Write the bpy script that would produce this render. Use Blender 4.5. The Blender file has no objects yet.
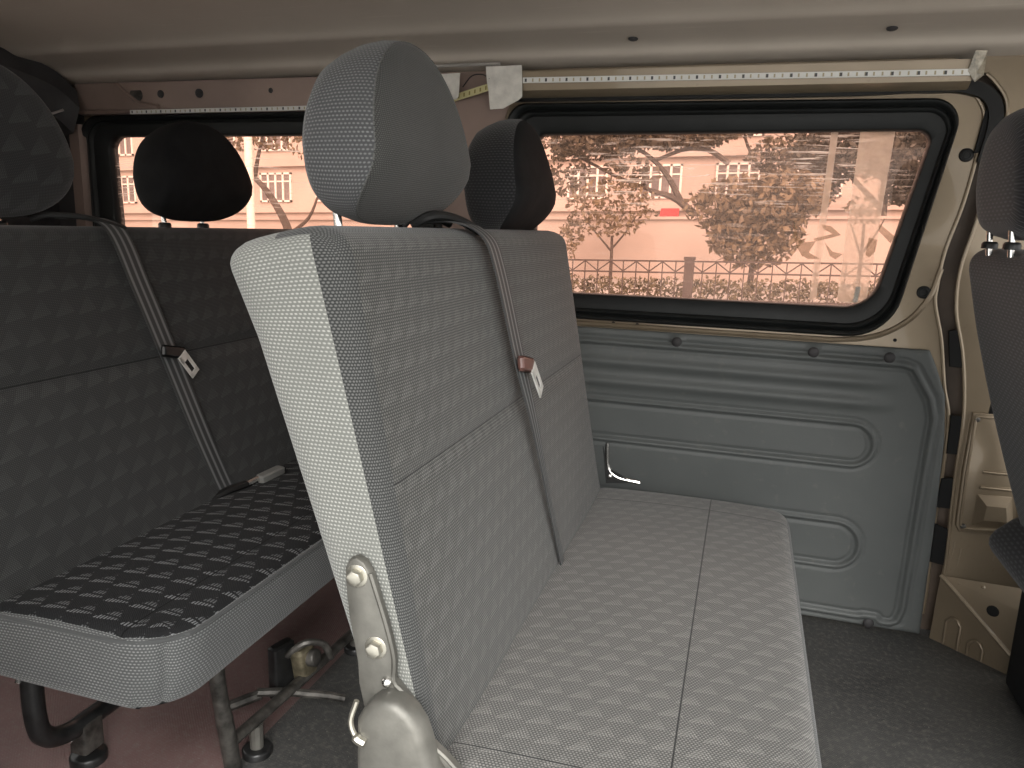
import bpy, bmesh, math, random
from mathutils import Vector, Matrix
random.seed(7)
S = bpy.context.scene
COL = S.collection
PI = math.pi
def lerp(a, b, t): return a+(b-a)*t

# ------------------------------------------------------------------ materials
class NB:
    """small helper for building shader nodes"""
    def __init__(self, name):
        self.m = bpy.data.materials.new(name); self.m.use_nodes = True
        self.t = self.m.node_tree; self.t.nodes.clear()
        self.out = self.t.nodes.new('ShaderNodeOutputMaterial')
    def n(self, kind, **kw):
        x = self.t.nodes.new(kind)
        for k, v in kw.items(): setattr(x, k, v)
        return x
    def put(self, sock, v):
        if isinstance(v, bpy.types.NodeSocket): self.t.links.new(v, sock)
        else: sock.default_value = v
    def ma(self, op, a, b=None, c=None, clamp=False):
        x = self.n('ShaderNodeMath', operation=op, use_clamp=clamp)
        self.put(x.inputs[0], a)
        if b is not None: self.put(x.inputs[1], b)
        if c is not None: self.put(x.inputs[2], c)
        return x.outputs[0]
    def mix(self, f, a, b):
        x = self.n('ShaderNodeMix', data_type='RGBA')
        self.put(x.inputs[0], f); self.put(x.inputs[6], a); self.put(x.inputs[7], b)
        return x.outputs[2]
    def uv(self):
        x = self.n('ShaderNodeUVMap'); s = self.n('ShaderNodeSeparateXYZ')
        self.t.links.new(x.outputs[0], s.inputs[0]); return s.outputs[0], s.outputs[1], x.outputs[0]
    def obj(self):
        x = self.n('ShaderNodeTexCoord'); return x.outputs['Object']
    def noise(self, scale, detail=3, vec=None, rough=.55, dist=0):
        x = self.n('ShaderNodeTexNoise'); x.inputs['Scale'].default_value = scale
        x.inputs['Detail'].default_value = detail; x.inputs['Roughness'].default_value = rough
        x.inputs['Distortion'].default_value = dist
        self.t.links.new(vec or self.obj(), x.inputs['Vector']); return x.outputs['Fac']
    def ramp(self, f, lo, hi):
        x = self.n('ShaderNodeMapRange', clamp=True)
        self.put(x.inputs[0], f); x.inputs[1].default_value = lo; x.inputs[2].default_value = hi
        return x.outputs[0]
    def mapping(self, vec, scale=(1, 1, 1), rot=(0, 0, 0)):
        x = self.n('ShaderNodeMapping'); x.inputs['Scale'].default_value = scale
        x.inputs['Rotation'].default_value = rot
        self.t.links.new(vec, x.inputs['Vector']); return x.outputs[0]
    def bump(self, h, strength=.3, dist=.002):
        x = self.n('ShaderNodeBump'); x.inputs['Strength'].default_value = strength
        x.inputs['Distance'].default_value = dist; self.t.links.new(h, x.inputs['Height']); return x.outputs[0]
    def pbr(self, col, rough=.6, metal=0., normal=None, sheen=0., spec=.5, coat=0.):
        b = self.n('ShaderNodeBsdfPrincipled')
        self.put(b.inputs['Base Color'], col); self.put(b.inputs['Roughness'], rough)
        self.put(b.inputs['Metallic'], metal); b.inputs['Specular IOR Level'].default_value = spec
        b.inputs['Sheen Weight'].default_value = sheen; b.inputs['Coat Weight'].default_value = coat
        if normal is not None: self.t.links.new(normal, b.inputs['Normal'])
        self.t.links.new(b.outputs[0], self.out.inputs[0]); return self.m

def c4(r, g, b): return (r, g, b, 1)

def plain(name, col, rough=.6, metal=0., var=.25, scale=14, bump=0., spec=.5, coat=0.):
    b = NB(name); n = b.noise(scale, 4)
    lo = c4(*[x*(1-var) for x in col]); hi = c4(*[min(1, x*(1+var)) for x in col])
    nm = b.bump(b.noise(scale*14, 2), bump, .001) if bump else None
    return b.pbr(b.mix(b.ramp(n, .3, .7), lo, hi), rough, metal, nm, spec=spec, coat=coat)

def fine_fabric(name, dark, light, motif=None, motif_gain=.5, pitch=.0026, seams_u=(), seams_v=(), dash=False):
    """woven seat cloth: twill dots, optional rows of small fan motifs, stitched seams"""
    b = NB(name); u, v, uv = b.uv()
    wr = b.ma('DIVIDE', v, pitch*.9); wrow = b.ma('FLOOR', wr)
    wa = b.ma('ABSOLUTE', b.ma('SUBTRACT', b.ma('FRACT', b.ma('ADD', b.ma('DIVIDE', u, pitch*1.15), b.ma('MULTIPLY', wrow, .5))), .5))
    wb = b.ma('ABSOLUTE', b.ma('SUBTRACT', b.ma('FRACT', wr), .5))
    w = b.ma('SUBTRACT', 1., b.ramp(b.ma('SQRT', b.ma('ADD', b.ma('MULTIPLY', wa, wa), b.ma('MULTIPLY', wb, wb))), .16, .48))
    wob = b.noise(9, 4)
    f = b.ma('MULTIPLY', w, .10 if dash else .62)
    h = w
    if motif:
        cu, cv = motif
        r = b.ma('DIVIDE', v, cv); row = b.ma('FLOOR', r); bb = b.ma('FRACT', r)
        a = b.ma('FRACT', b.ma('ADD', b.ma('DIVIDE', u, cu), b.ma('MULTIPLY', row, .5)))
        # fan shape: apex high, spreading to a slanted base
        half = b.ma('MULTIPLY', b.ma('SUBTRACT', .86, bb), .62)
        x = b.ma('ABSOLUTE', b.ma('SUBTRACT', a, b.ma('ADD', .42, b.ma('MULTIPLY', bb, .16))))
        ins = b.ma('LESS_THAN', x, half)
        base = b.ma('GREATER_THAN', bb, b.ma('ADD', .06, b.ma('MULTIPLY', a, .22)))
        m = b.ma('MULTIPLY', ins, base)
        grad = b.ma('SUBTRACT', 1.1, bb, clamp=True)
        st = b.ma('SINE', b.ma('MULTIPLY', u if dash else b.ma('ADD', u, b.ma('MULTIPLY', v, .5)), 2*PI/(.0052 if dash else .0036)))
        st = b.ma('GREATER_THAN', st, -.1 if dash else -.4)
        if dash:   # broken into short dashes, three rows to a motif
            st = b.ma('MULTIPLY', st, b.ma('GREATER_THAN', b.ma('FRACT', b.ma('DIVIDE', v, cv/3.)), .32))
        m = b.ma('MULTIPLY', b.ma('MULTIPLY', m, grad), st)
        f = b.ma('ADD', f, b.ma('MULTIPLY', m, motif_gain))
        h = b.ma('ADD', h, m)
    f = b.ma('MULTIPLY', f, b.ma('MULTIPLY_ADD', wob, .5, .75), clamp=True)
    for ax, lst in ((u, seams_u), (v, seams_v)):
        for s in lst:
            d = b.ma('ABSOLUTE', b.ma('SUBTRACT', ax, s))
            k = b.ramp(d, .0004, .0018)
            f = b.ma('MULTIPLY', f, k); h = b.ma('MULTIPLY_ADD', k, 3., h)
            dk = b.mix(k, c4(*[x*.35 for x in dark]), c4(*dark))
    col = b.mix(f, c4(*dark), c4(*light))
    if seams_u or seams_v:
        kk = None
        for ax, lst in ((u, seams_u), (v, seams_v)):
            for s in lst:
                k = b.ramp(b.ma('ABSOLUTE', b.ma('SUBTRACT', ax, s)), .0002, .0012)
                kk = k if kk is None else b.ma('MULTIPLY', kk, k)
        col = b.mix(kk, c4(.006, .006, .006), col)
    return b.pbr(col, .9, 0, b.bump(h, .35, .0012), sheen=.02 if dash else .15, spec=.12 if dash else .22)

def coarse_fabric(name, dark, light, pu=.0056, pv=.0046, gain=1.):
    b = NB(name); u, v, uv = b.uv()
    r = b.ma('DIVIDE', v, pv); row = b.ma('FLOOR', r); bb = b.ma('FRACT', r)
    a = b.ma('FRACT', b.ma('ADD', b.ma('DIVIDE', u, pu), b.ma('MULTIPLY', row, .5)))
    da = b.ma('ABSOLUTE', b.ma('SUBTRACT', a, .5)); db = b.ma('ABSOLUTE', b.ma('SUBTRACT', bb, .5))
    e = b.ma('SQRT', b.ma('ADD', b.ma('POWER', b.ma('MULTIPLY', da, .9), 2.), b.ma('POWER', b.ma('MULTIPLY', db, 1.25), 2.)))
    d = b.ma('SUBTRACT', 1., b.ramp(e, .12, .42))
    f = b.ma('MULTIPLY', d, b.ma('MULTIPLY_ADD', b.noise(22, 4), .8*gain, .45*gain), clamp=True)
    return b.pbr(b.mix(f, c4(*dark), c4(*light)), .88, 0, b.bump(d, .4, .0012), sheen=.2, spec=.25)

M = {}
M['front_cloth'] = fine_fabric('seat cloth main', (.028, .0285, .0265), (.165, .162, .153), (.034, .031), .20, seams_v=(.668,), pitch=.0036)
M['front_border'] = fine_fabric('seat cloth border', (.022, .023, .0225), (.15, .15, .146), pitch=.0036)
M['front_cushion'] = fine_fabric('cushion cloth', (.055, .0545, .0515), (.28, .27, .252), (.036, .030), .26, pitch=.0036, seams_u=(-.030,), seams_v=(.700, 1.530))
M['front_coarse'] = coarse_fabric('seat side cloth', (.125, .127, .117), (.325, .328, .30), .0044, .0042)
M['rear_cloth'] = fine_fabric('rear seat cloth', (.018, .0186, .0185), (.078, .079, .078), (.045, .040), .30, seams_v=(.668,), pitch=.003)
M['rear_cushion'] = fine_fabric('rear cushion cloth', (.008, .0082, .0088), (.20, .205, .21), (.046, .042), .85, seams_u=(-.765,), dash=True)
M['rear_coarse'] = coarse_fabric('rear seat side cloth', (.06, .062, .062), (.22, .224, .22), .0062, .0048)
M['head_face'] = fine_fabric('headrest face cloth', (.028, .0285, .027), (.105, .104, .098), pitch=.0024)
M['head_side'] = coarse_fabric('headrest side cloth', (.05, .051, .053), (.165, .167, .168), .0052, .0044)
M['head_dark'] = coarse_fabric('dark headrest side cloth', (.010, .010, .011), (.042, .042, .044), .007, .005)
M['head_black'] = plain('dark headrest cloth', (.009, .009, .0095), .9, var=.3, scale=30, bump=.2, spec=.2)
M['front_seat'] = coarse_fabric('driver seat cloth', (.010, .010, .013), (.062, .062, .072), .022, .0062)
M['front_seat_plain'] = plain('driver seat trim', (.016, .016, .018), .8, var=.2, scale=30, bump=.2, spec=.25)
def belt_mat():
    b = NB('belt webbing'); u, v, uv = b.uv()
    s = b.ma('ABSOLUTE', b.ma('SUBTRACT', b.ma('FRACT', b.ma('MULTIPLY', u, 3.)), .5))
    f = b.ramp(s, .1, .25); w = b.ma('FRACT', b.ma('MULTIPLY', v, 420.))
    col = b.mix(f, c4(.20, .205, .205), c4(.05, .051, .052))
    return b.pbr(b.mix(b.ma('MULTIPLY', w, .3), col, c4(.02, .02, .02)), .65, 0, None, spec=.3)
M['belt'] = belt_mat()
M['black_plastic'] = plain('black plastic', (.012, .012, .012), .45, var=.2)
M['grey_plastic'] = plain('grey plastic', (.17, .17, .16), .5, var=.12)
M['tongue'] = plain('satin steel', (.62, .61, .58), .4, .25, var=.08)
M['stitch'] = plain('seam thread', (.085, .086, .082), .8, var=.1)
M['chrome'] = plain('chrome', (.75, .74, .72), .22, 1., var=.08)
M['steel'] = plain('dull steel', (.135, .13, .115), .5, .55, var=.3, scale=22, bump=.12)
M['steel_bolt'] = plain('bolt steel', (.45, .43, .37), .35, .9, var=.2, scale=60)
M['black_metal'] = plain('black painted tube', (.018, .018, .018), .35, .2, var=.5, scale=40)
M['worn_metal'] = plain('worn black tube', (.075, .07, .063), .45, .5, var=.8, scale=35)
M['brass'] = plain('yellowed zinc', (.19, .165, .11), .45, .6, var=.4, scale=60)
M['rubber'] = plain('window rubber', (.0075, .0085, .0085), .5, var=.25, scale=20, bump=.08, spec=.3)
M['rubber_gloss'] = plain('seal rubber', (.005, .005, .005), .45, var=.2, spec=.25)
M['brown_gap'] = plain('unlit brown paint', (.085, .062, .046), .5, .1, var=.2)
M['white_strip_back'] = plain('strip backing', (.62, .61, .58), .5, var=.08)
M['tape'] = plain('masking tape', (.60, .57, .52), .75, var=.2, scale=30, bump=.3)
M['black_tape'] = plain('black tape', (.005, .005, .005), .6, var=.3, spec=.2)
M['wire_tube'] = plain('grey tube', (.28, .26, .24), .4, var=.1)
M['cable'] = plain('pale cable', (.34, .31, .30), .5, var=.1)
M['trim_dark'] = plain('dark trim', (.030, .028, .029), .65, var=.3, bump=.1)
def gold():
    b = NB('champagne paint'); n = b.noise(3.5, 5); g = b.noise(60, 3)
    col = b.mix(b.ramp(n, .3, .75), c4(.19, .147, .098), c4(.265, .211, .147))
    col = b.mix(b.ramp(g, .66, .8), col, c4(.20, .15, .10))
    return b.pbr(col, .34, .45, b.bump(b.noise(7, 2), .12, .01), coat=.3)
M['gold'] = gold()
M['pillar'] = plain('pillar paint', (.27, .195, .165), .45, .25, var=.15, scale=5)
def strip_mat():
    b = NB('led strip'); u, v, uv = b.uv()
    a = b.ma('FRACT', b.ma('DIVIDE', u, .0166)); a2 = b.ma('FRACT', b.ma('DIVIDE', u, .05))
    led = b.ma('LESS_THAN', b.ma('ABSOLUTE', b.ma('SUBTRACT', a, .5)), .11)
    res = b.ma('LESS_THAN', b.ma('ABSOLUTE', b.ma('SUBTRACT', a2, .15)), .05)
    mid = b.ma('LESS_THAN', b.ma('ABSOLUTE', b.ma('SUBTRACT', v, .5)), .3)
    col = b.mix(b.ma('MULTIPLY', led, mid), c4(.66, .65, .62), c4(.36, .31, .2))
    col = b.mix(b.ma('MULTIPLY', res, mid), col, c4(.05, .05, .05))
    return b.pbr(col, .35, 0)
M['led'] = strip_mat()
def yellow_strip():
    b = NB('yellow strip'); u, v, uv = b.uv()
    a = b.ma('FRACT', b.ma('DIVIDE', u, .0166))
    led = b.ma('LESS_THAN', b.ma('ABSOLUTE', b.ma('SUBTRACT', a, .5)), .14)
    mid = b.ma('LESS_THAN', b.ma('ABSOLUTE', b.ma('SUBTRACT', v, .5)), .26)
    return b.pbr(b.mix(b.ma('MULTIPLY', led, mid), c4(.58, .52, .27), c4(.25, .2, .06)), .4)
M['yellow'] = yellow_strip()
def ceil_mat():
    b = NB('headliner'); n = b.noise(2.2, 5); g = b.noise(160, 2)
    st = b.noise(3, 3, b.mapping(b.obj(), (2, 30, 30)))
    col = b.mix(b.ramp(n, .3, .7), c4(.38, .33, .28), c4(.45, .395, .34))
    col = b.mix(b.ma('MULTIPLY', b.ramp(st, .62, .8), .35), col, c4(.6, .55, .48))
    return b.pbr(col, .55, 0, b.bump(g, .15, .001), spec=.35)
M['ceiling'] = ceil_mat()
def mat_floor(name, c1, c2):
    b = NB(name); o = b.obj(); n = b.noise(4, 5)
    s = b.n('ShaderNodeSeparateXYZ'); b.t.links.new(o, s.inputs[0])
    ru = b.ma('SINE', b.ma('MULTIPLY', s.outputs[0], 2*PI/.006)); rv = b.ma('SINE', b.ma('MULTIPLY', s.outputs[1], 2*PI/.006))
    rib = b.ma('MULTIPLY', ru, rv)
    dust = b.noise(90, 4); sp = b.noise(420, 1)
    col = b.mix(b.ramp(n, .3, .7), c4(*c1), c4(*c2))
    col = b.mix(b.ma('MULTIPLY', b.ramp(dust, .48, .72), .4), col, c4(.19, .175, .155))
    col = b.mix(b.ramp(sp, .70, .74), col, c4(.3, .28, .25))
    return b.pbr(col, .5, 0, b.bump(rib, .35, .0008), spec=.45)
M['floor_front'] = mat_floor('grey rubber mat', (.046, .046, .045), (.075, .074, .071))
M['floor_rear'] = mat_floor('maroon rubber mat', (.13, .078, .074), (.21, .132, .125))
def panel_mat():
    b = NB('grey lining panel'); n = b.noise(3, 4); g = b.noise(240, 2)
    s = b.noise(40, 3)
    col = b.mix(b.ramp(n, .3, .7), c4(.074, .080, .079), c4(.097, .103, .100))
    col = b.mix(b.ma('MULTIPLY', b.ramp(s, .62, .8), .14), col, c4(.24, .23, .2))
    return b.pbr(col, .52, 0, b.bump(g, .25, .0008), spec=.4)
M['panel'] = panel_mat()
def glass_mat():
    """pink tint film on the pane with horizontal scuffs of dried dirt"""
    b = NB('pink tinted glass'); o = b.obj()
    tr = b.n('ShaderNodeBsdfTransparent'); tr.inputs[0].default_value = c4(.99, .78, .695)
    df = b.n('ShaderNodeBsdfTranslucent'); df.inputs[0].default_value = c4(1, .86, .76)
    gl = b.n('ShaderNodeBsdfGlossy'); gl.inputs[0].default_value = c4(1, .9, .82); gl.inputs['Roughness'].default_value = .02
    s1 = b.noise(3, 4, b.mapping(o, (3.5, 1, 60), (0, .03, 0)), .65, .5)
    patch = b.noise(5, 3)
    sep = b.n('ShaderNodeSeparateXYZ'); b.t.links.new(o, sep.inputs[0])
    hi = b.ramp(sep.outputs[2], .90, 1.05)
    sc = b.ma('MULTIPLY', b.ramp(s1, .54, .64), b.ma('MULTIPLY', b.ramp(patch, .35, .6), b.ma('MULTIPLY_ADD', hi, .6, .10)))
    f = b.ma('MULTIPLY_ADD', sc, .85, .03)
    a = b.n('ShaderNodeMixShader'); b.put(a.inputs[0], f)
    b.t.links.new(tr.outputs[0], a.inputs[1]); b.t.links.new(df.outputs[0], a.inputs[2])
    fr = b.n('ShaderNodeFresnel'); fr.inputs[0].default_value = 1.3
    a2 = b.n('ShaderNodeMixShader'); b.t.links.new(fr.outputs[0], a2.inputs[0])
    b.t.links.new(a.outputs[0], a2.inputs[1]); b.t.links.new(gl.outputs[0], a2.inputs[2])
    b.t.links.new(a2.outputs[0], b.out.inputs[0]); return b.m
M['glass'] = glass_mat()
def clear_glass():
    b = NB('grey tinted glass'); tr = b.n('ShaderNodeBsdfTransparent'); tr.inputs[0].default_value = c4(.92, .90, .88)
    gl = b.n('ShaderNodeBsdfGlossy'); gl.inputs['Roughness'].default_value = .02
    fr = b.n('ShaderNodeFresnel'); fr.inputs[0].default_value = 1.3
    a2 = b.n('ShaderNodeMixShader'); b.t.links.new(fr.outputs[0], a2.inputs[0])
    b.t.links.new(tr.outputs[0], a2.inputs[1]); b.t.links.new(gl.outputs[0], a2.inputs[2])
    b.t.links.new(a2.outputs[0], b.out.inputs[0]); return b.m
M['clear'] = clear_glass()
def overlay(name, col, op):
    b = NB(name); tr = b.n('ShaderNodeBsdfTransparent')
    df = b.n('ShaderNodeBsdfTranslucent'); df.inputs[0].default_value = c4(*col)
    a = b.n('ShaderNodeMixShader'); n = b.noise(40, 4)
    b.put(a.inputs[0], b.ma('MULTIPLY_ADD', n, op*.7, op*.6))
    b.t.links.new(tr.outputs[0], a.inputs[1]); b.t.links.new(df.outputs[0], a.inputs[2])
    b.t.links.new(a.outputs[0], b.out.inputs[0]); return b.m
M['overlay'] = overlay('painted reflection', (1, .95, .86), .34)  # pale translucent strips imitating the reflected door frame
M['letters'] = overlay('peeled lettering', (.44, .38, .28), .42)
# street
M['leaf_a'] = plain('olive leaves', (.135, .10, .055), .6, var=.6, scale=3)
M['leaf_b'] = plain('green leaves', (.085, .068, .042), .6, var=.6, scale=3)
M['leaf_c'] = plain('dark leaves', (.05, .045, .032), .6, var=.5, scale=3)
M['bark'] = plain('bark', (.065, .05, .04), .85, var=.4, scale=5)
M['street_wall'] = plain('rendered wall', (.40, .34, .295), .8, var=.08, scale=.6)
M['facade'] = plain('facade', (.46, .39, .34), .8, var=.12, scale=.4)
M['win_frame'] = plain('white window frame', (.78, .74, .68), .6, var=.05)
M['win_pane'] = plain('window pane', (.17, .15, .145), .2, var=.3, scale=.5)
M['fence'] = plain('fence iron', (.05, .035, .03), .5, .2, var=.2)
M['hedge'] = plain('hedge leaves', (.105, .085, .045), .7, var=.6, scale=4)
M['pavement'] = plain('pavement', (.36, .33, .30), .85, var=.15, scale=.6)
M['bounce_concrete'] = plain('pale bounce concrete', (.60, .585, .56), .85, var=.08, scale=.8)
M['road'] = plain('asphalt', (.12, .115, .11), .85, var=.2, scale=1.2)
M['red'] = plain('red awning cloth', (.55, .03, .035), .6, var=.1)
M['pole'] = plain('pale pole', (.8, .76, .68), .5, var=.05)

# ------------------------------------------------------------------ mesh helpers
def tag(o, label=None, cat=None, group=None, kind=None):
    if label: o['label'] = label
    if cat: o['category'] = cat
    if group: o['group'] = group
    if kind: o['kind'] = kind
    return o
def empty(name, loc=(0, 0, 0), **k):
    o = bpy.data.objects.new(name, None); o.location = loc; o.empty_display_size = .05
    COL.objects.link(o); return tag(o, **k)
def link(name, me, parent=None, **k):
    o = bpy.data.objects.new(name, me); COL.objects.link(o)
    if parent is not None:
        o.parent = parent
        off = Vector((0, 0, 0)); p = parent
        while p is not None: off += p.location; p = p.parent
        if off.length > 0: me.transform(Matrix.Translation(-off))
    return tag(o, **k)
def mk(name, verts, faces, mats, parent=None, uvs=None, midx=None, smooth=True, angle=None, fix=True, **k):
    me = bpy.data.meshes.new(name); me.from_pydata([tuple(v) for v in verts], [], faces)
    if not isinstance(mats, (list, tuple)): mats = [mats]
    for m in mats: me.materials.append(m)
    if midx: me.polygons.foreach_set('material_index', midx)
    if uvs:
        l = me.uv_layers.new(name='UVMap'); i = 0
        for p, us in zip(me.polygons, uvs):
            for q, li in enumerate(p.loop_indices): l.data[li].uv = us[q]
    if fix:
        bm = bmesh.new(); bm.from_mesh(me); bmesh.ops.recalc_face_normals(bm, faces=bm.faces); bm.to_mesh(me); bm.free()
    me.polygons.foreach_set('use_smooth', [smooth]*len(me.polygons))
    if smooth and angle: me.set_sharp_from_angle(angle=math.radians(angle))
    me.update()
    return link(name, me, parent, **k)

class MB:
    """collects simple shapes into one mesh"""
    def __init__(s): s.v = []; s.f = []; s.u = []
    def add(s, v, f, u=None):
        n = len(s.v); s.v += [tuple(x) for x in v]; s.f += [[i+n for i in q] for q in f]
        s.u += u if u else [[(0, 0)]*len(q) for q in f]; return s
    def box(s, x0, x1, y0, y1, z0, z1):
        v = [(x, y, z) for x in (x0, x1) for y in (y0, y1) for z in (z0, z1)]
        return s.add(v, [[0, 1, 3, 2], [4, 6, 7, 5], [0, 4, 5, 1], [2, 3, 7, 6], [0, 2, 6, 4], [1, 5, 7, 3]])
    def obox(s, c, ax, ay, az, hx, hy, hz, bev=0.):
        c = Vector(c); ax = Vector(ax).normalized(); ay = Vector(ay).normalized(); az = Vector(az).normalized()
        if bev <= 0:
            v = [c+ax*hx*i+ay*hy*j+az*hz*k for i in (-1, 1) for j in (-1, 1) for k in (-1, 1)]
            return s.add(v, [[0, 1, 3, 2], [4, 6, 7, 5], [0, 4, 5, 1], [2, 3, 7, 6], [0, 2, 6, 4], [1, 5, 7, 3]])
        lay = []
        for k, ins in ((-hz, bev), (-hz+bev, 0), (hz-bev, 0), (hz, bev)):
            a, b = hx-ins, hy-ins; r = bev*1.6
            ring = []
            for (sx, sy) in ((1, 1), (-1, 1), (-1, -1), (1, -1)):
                for t in range(4):
                    an = math.atan2(sy, sx)-PI/4+t*PI/6
                    ring.append(c+ax*(sx*(a-r)+r*math.cos(an))+ay*(sy*(b-r)+r*math.sin(an))+az*k)
            lay.append(ring)
        return s.loft(lay, caps=True)
    def loft(s, rings, closed=True, caps=False):
        n = len(rings[0]); v = [p for r in rings for p in r]; f = []
        for i in range(len(rings)-1):
            for j in range(n if closed else n-1):
                k = (j+1) % n
                f.append([i*n+j, i*n+k, (i+1)*n+k, (i+1)*n+j])
        if caps: f.append(list(range(n))[::-1]); f.append([(len(rings)-1)*n+j for j in range(n)])
        return s.add(v, f)
    def tube(s, pts, r, n=10, flat=None, caps=True):
        pts = [Vector(p) for p in pts]; rings = []
        t = (pts[1]-pts[0]).normalized()
        a = t.orthogonal().normalized() if abs(t.z) > .9 else t.cross(Vector((0, 0, 1))).normalized()
        for i, p in enumerate(pts):
            if i == 0: t = (pts[1]-pts[0])
            elif i == len(pts)-1: t = pts[-1]-pts[-2]
            else: t = (pts[i+1]-p).normalized()+(p-pts[i-1]).normalized()
            t.normalize(); a = (a-t*a.dot(t)).normalized(); b = t.cross(a)
            rr = r[i] if isinstance(r, (list, tuple)) else r
            rings.append([p+(a*math.cos(q*2*PI/n)+b*math.sin(q*2*PI/n)*(flat or 1))*rr for q in range(n)])
        return s.loft(rings, caps=caps)
    def cyl(s, c, axis, r, h, n=20, bev=0.):
        c = Vector(c); axis = Vector(axis).normalized(); a = axis.orthogonal().normalized(); b = axis.cross(a)
        prof = [(0, r), (h, r)] if not bev else [(0, r), (h-bev, r), (h-bev*.3, r-bev*.4), (h, r-bev)]
        return s.loft([[c+axis*z+(a*math.cos(q*2*PI/n)+b*math.sin(q*2*PI/n))*q_r for q in range(n)] for z, q_r in prof], caps=True)
    def dome(s, c, axis, r, h, n=18):
        c = Vector(c); axis = Vector(axis).normalized(); a = axis.orthogonal().normalized(); b = axis.cross(a)
        pr = [(0, r), (h*.35, r*.97), (h*.7, r*.78), (h*.95, r*.4), (h, r*.08)]
        return s.loft([[c+axis*z+(a*math.cos(q*2*PI/n)+b*math.sin(q*2*PI/n))*k for q in range(n)] for z, k in pr], caps=True)
    def prism(s, poly, d0, d1, fn, bev=0.):
        """2D polygon -> solid; fn(a, b, d) gives the 3D point"""
        n = len(poly)
        if not bev:
            return s.loft([[fn(a, b, d0) for a, b in poly], [fn(a, b, d1) for a, b in poly]], caps=True)
        cx = sum(p[0] for p in poly)/n; cy = sum(p[1] for p in poly)/n
        def ins(k):
            out = []
            for i in range(n):
                p0, p1, p2 = Vector(poly[i-1]), Vector(poly[i]), Vector(poly[(i+1) % n])
                e1 = (p1-p0).normalized(); e2 = (p2-p1).normalized()
                nn = Vector((-e1.y-e2.y, e1.x+e2.x))
                if nn.length < 1e-6: nn = Vector((-e1.y, e1.x))
                nn.normalize()
                if area < 0: nn = -nn
                out.append(p1+nn*k)
            return out
        area = sum(poly[i-1][0]*poly[i][1]-poly[i][0]*poly[i-1][1] for i in range(n))
        sg = 1 if d1 > d0 else -1
        return s.loft([[fn(a, b, d0) for a, b in poly], [fn(a, b, d1-sg*bev) for a, b in poly], [fn(p.x, p.y, d1-sg*bev*.3) for p in ins(bev*.4)], [fn(p.x, p.y, d1) for p in ins(bev)]], caps=True)
    def build(s, name, mat, parent=None, smooth=True, angle=35, **k):
        return mk(name, s.v, s.f, mat, parent, s.u, None, smooth, angle, **k)

def smoothpath(pts, n=6):
    """Catmull-Rom through the points"""
    P = [Vector(p) for p in pts]; P = [P[0]*2-P[1]]+P+[P[-1]*2-P[-2]]; out = []
    for i in range(1, len(P)-2):
        a, b, c, d = P[i-1:i+3]
        for k in range(n):
            t = k/n
            out.append(.5*((2*b)+(c-a)*t+(2*a-5*b+4*c-d)*t*t+(3*b-a-3*c+d)*t**3))
    out.append(P[-2]); return out

def slab(name, box, r, step, deform, mats, matfn, parent=None, R=None, uvfn=None, **k):
    """rounded upholstery block: box rounded by r (plan corners by R), then deform(p)"""
    x0, x1, y0, y1, z0, z1 = box
    N = [max(2, round((b-a)/step)) for a, b in ((x0, x1), (y0, y1), (z0, z1))]
    lo = Vector((x0, y0, z0)); hi = Vector((x1, y1, z1)); idx = {}; V = []; raw = []
    R = R or {}
    def pos(i, j, l):
        p = Vector((x0+(x1-x0)*i/N[0], y0+(y1-y0)*j/N[1], z0+(z1-z0)*l/N[2]))
        c = Vector([min(max(p[a], lo[a]+r), hi[a]-r) for a in range(3)])
        d = p-c
        if d.length > 1e-9:
            m = max(abs(d.x), abs(d.y), abs(d.z)); q = c+d.normalized()*m if m > 1e-9 else p
        else: q = p
        for (sx, sy), RR in R.items():           # larger radius on a plan corner
            cx = (x1-RR) if sx > 0 else (x0+RR); cy = (y1-RR) if sy > 0 else (y0+RR)
            dx, dy = (q.x-cx)*sx, (q.y-cy)*sy
            if dx > 0 and dy > 0:
                s_ = max(dx, dy)/math.hypot(dx, dy); q.x = cx+sx*dx*s_; q.y = cy+sy*dy*s_
        return p, q
    def vid(i, j, l):
        key = (i, j, l)
        if key not in idx:
            p, q = pos(i, j, l); idx[key] = len(V); V.append(deform(q.copy())); raw.append(p)
        return idx[key]
    F, U, MI = [], [], []
    def quad(ks, ax):
        ids = [vid(*q) for q in ks]; F.append(ids)
        a, b = ((1, 2), (0, 2), (0, 1))[ax[0]]
        U.append([(raw[i][a], raw[i][b]) if not uvfn else uvfn(raw[i], ax) for i in ids])
        MI.append(matfn(sum((raw[i] for i in ids), Vector())/4, ax))
    for s_, l in ((-1, 0), (1, N[2])):
        for i in range(N[0]):
            for j in range(N[1]): quad([(i, j, l), (i+1, j, l), (i+1, j+1, l), (i, j+1, l)], (2, s_))
    for s_, j in ((-1, 0), (1, N[1])):
        for i in range(N[0]):
            for l in range(N[2]): quad([(i, j, l), (i+1, j, l), (i+1, j, l+1), (i, j, l+1)], (1, s_))
    for s_, i in ((-1, 0), (1, N[0])):
        for j in range(N[1]):
            for l in range(N[2]): quad([(i, j, l), (i, j+1, l), (i, j+1, l+1), (i, j, l+1)], (0, s_))
    return mk(name, V, F, mats, parent, U, MI, True, **k)

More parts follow.
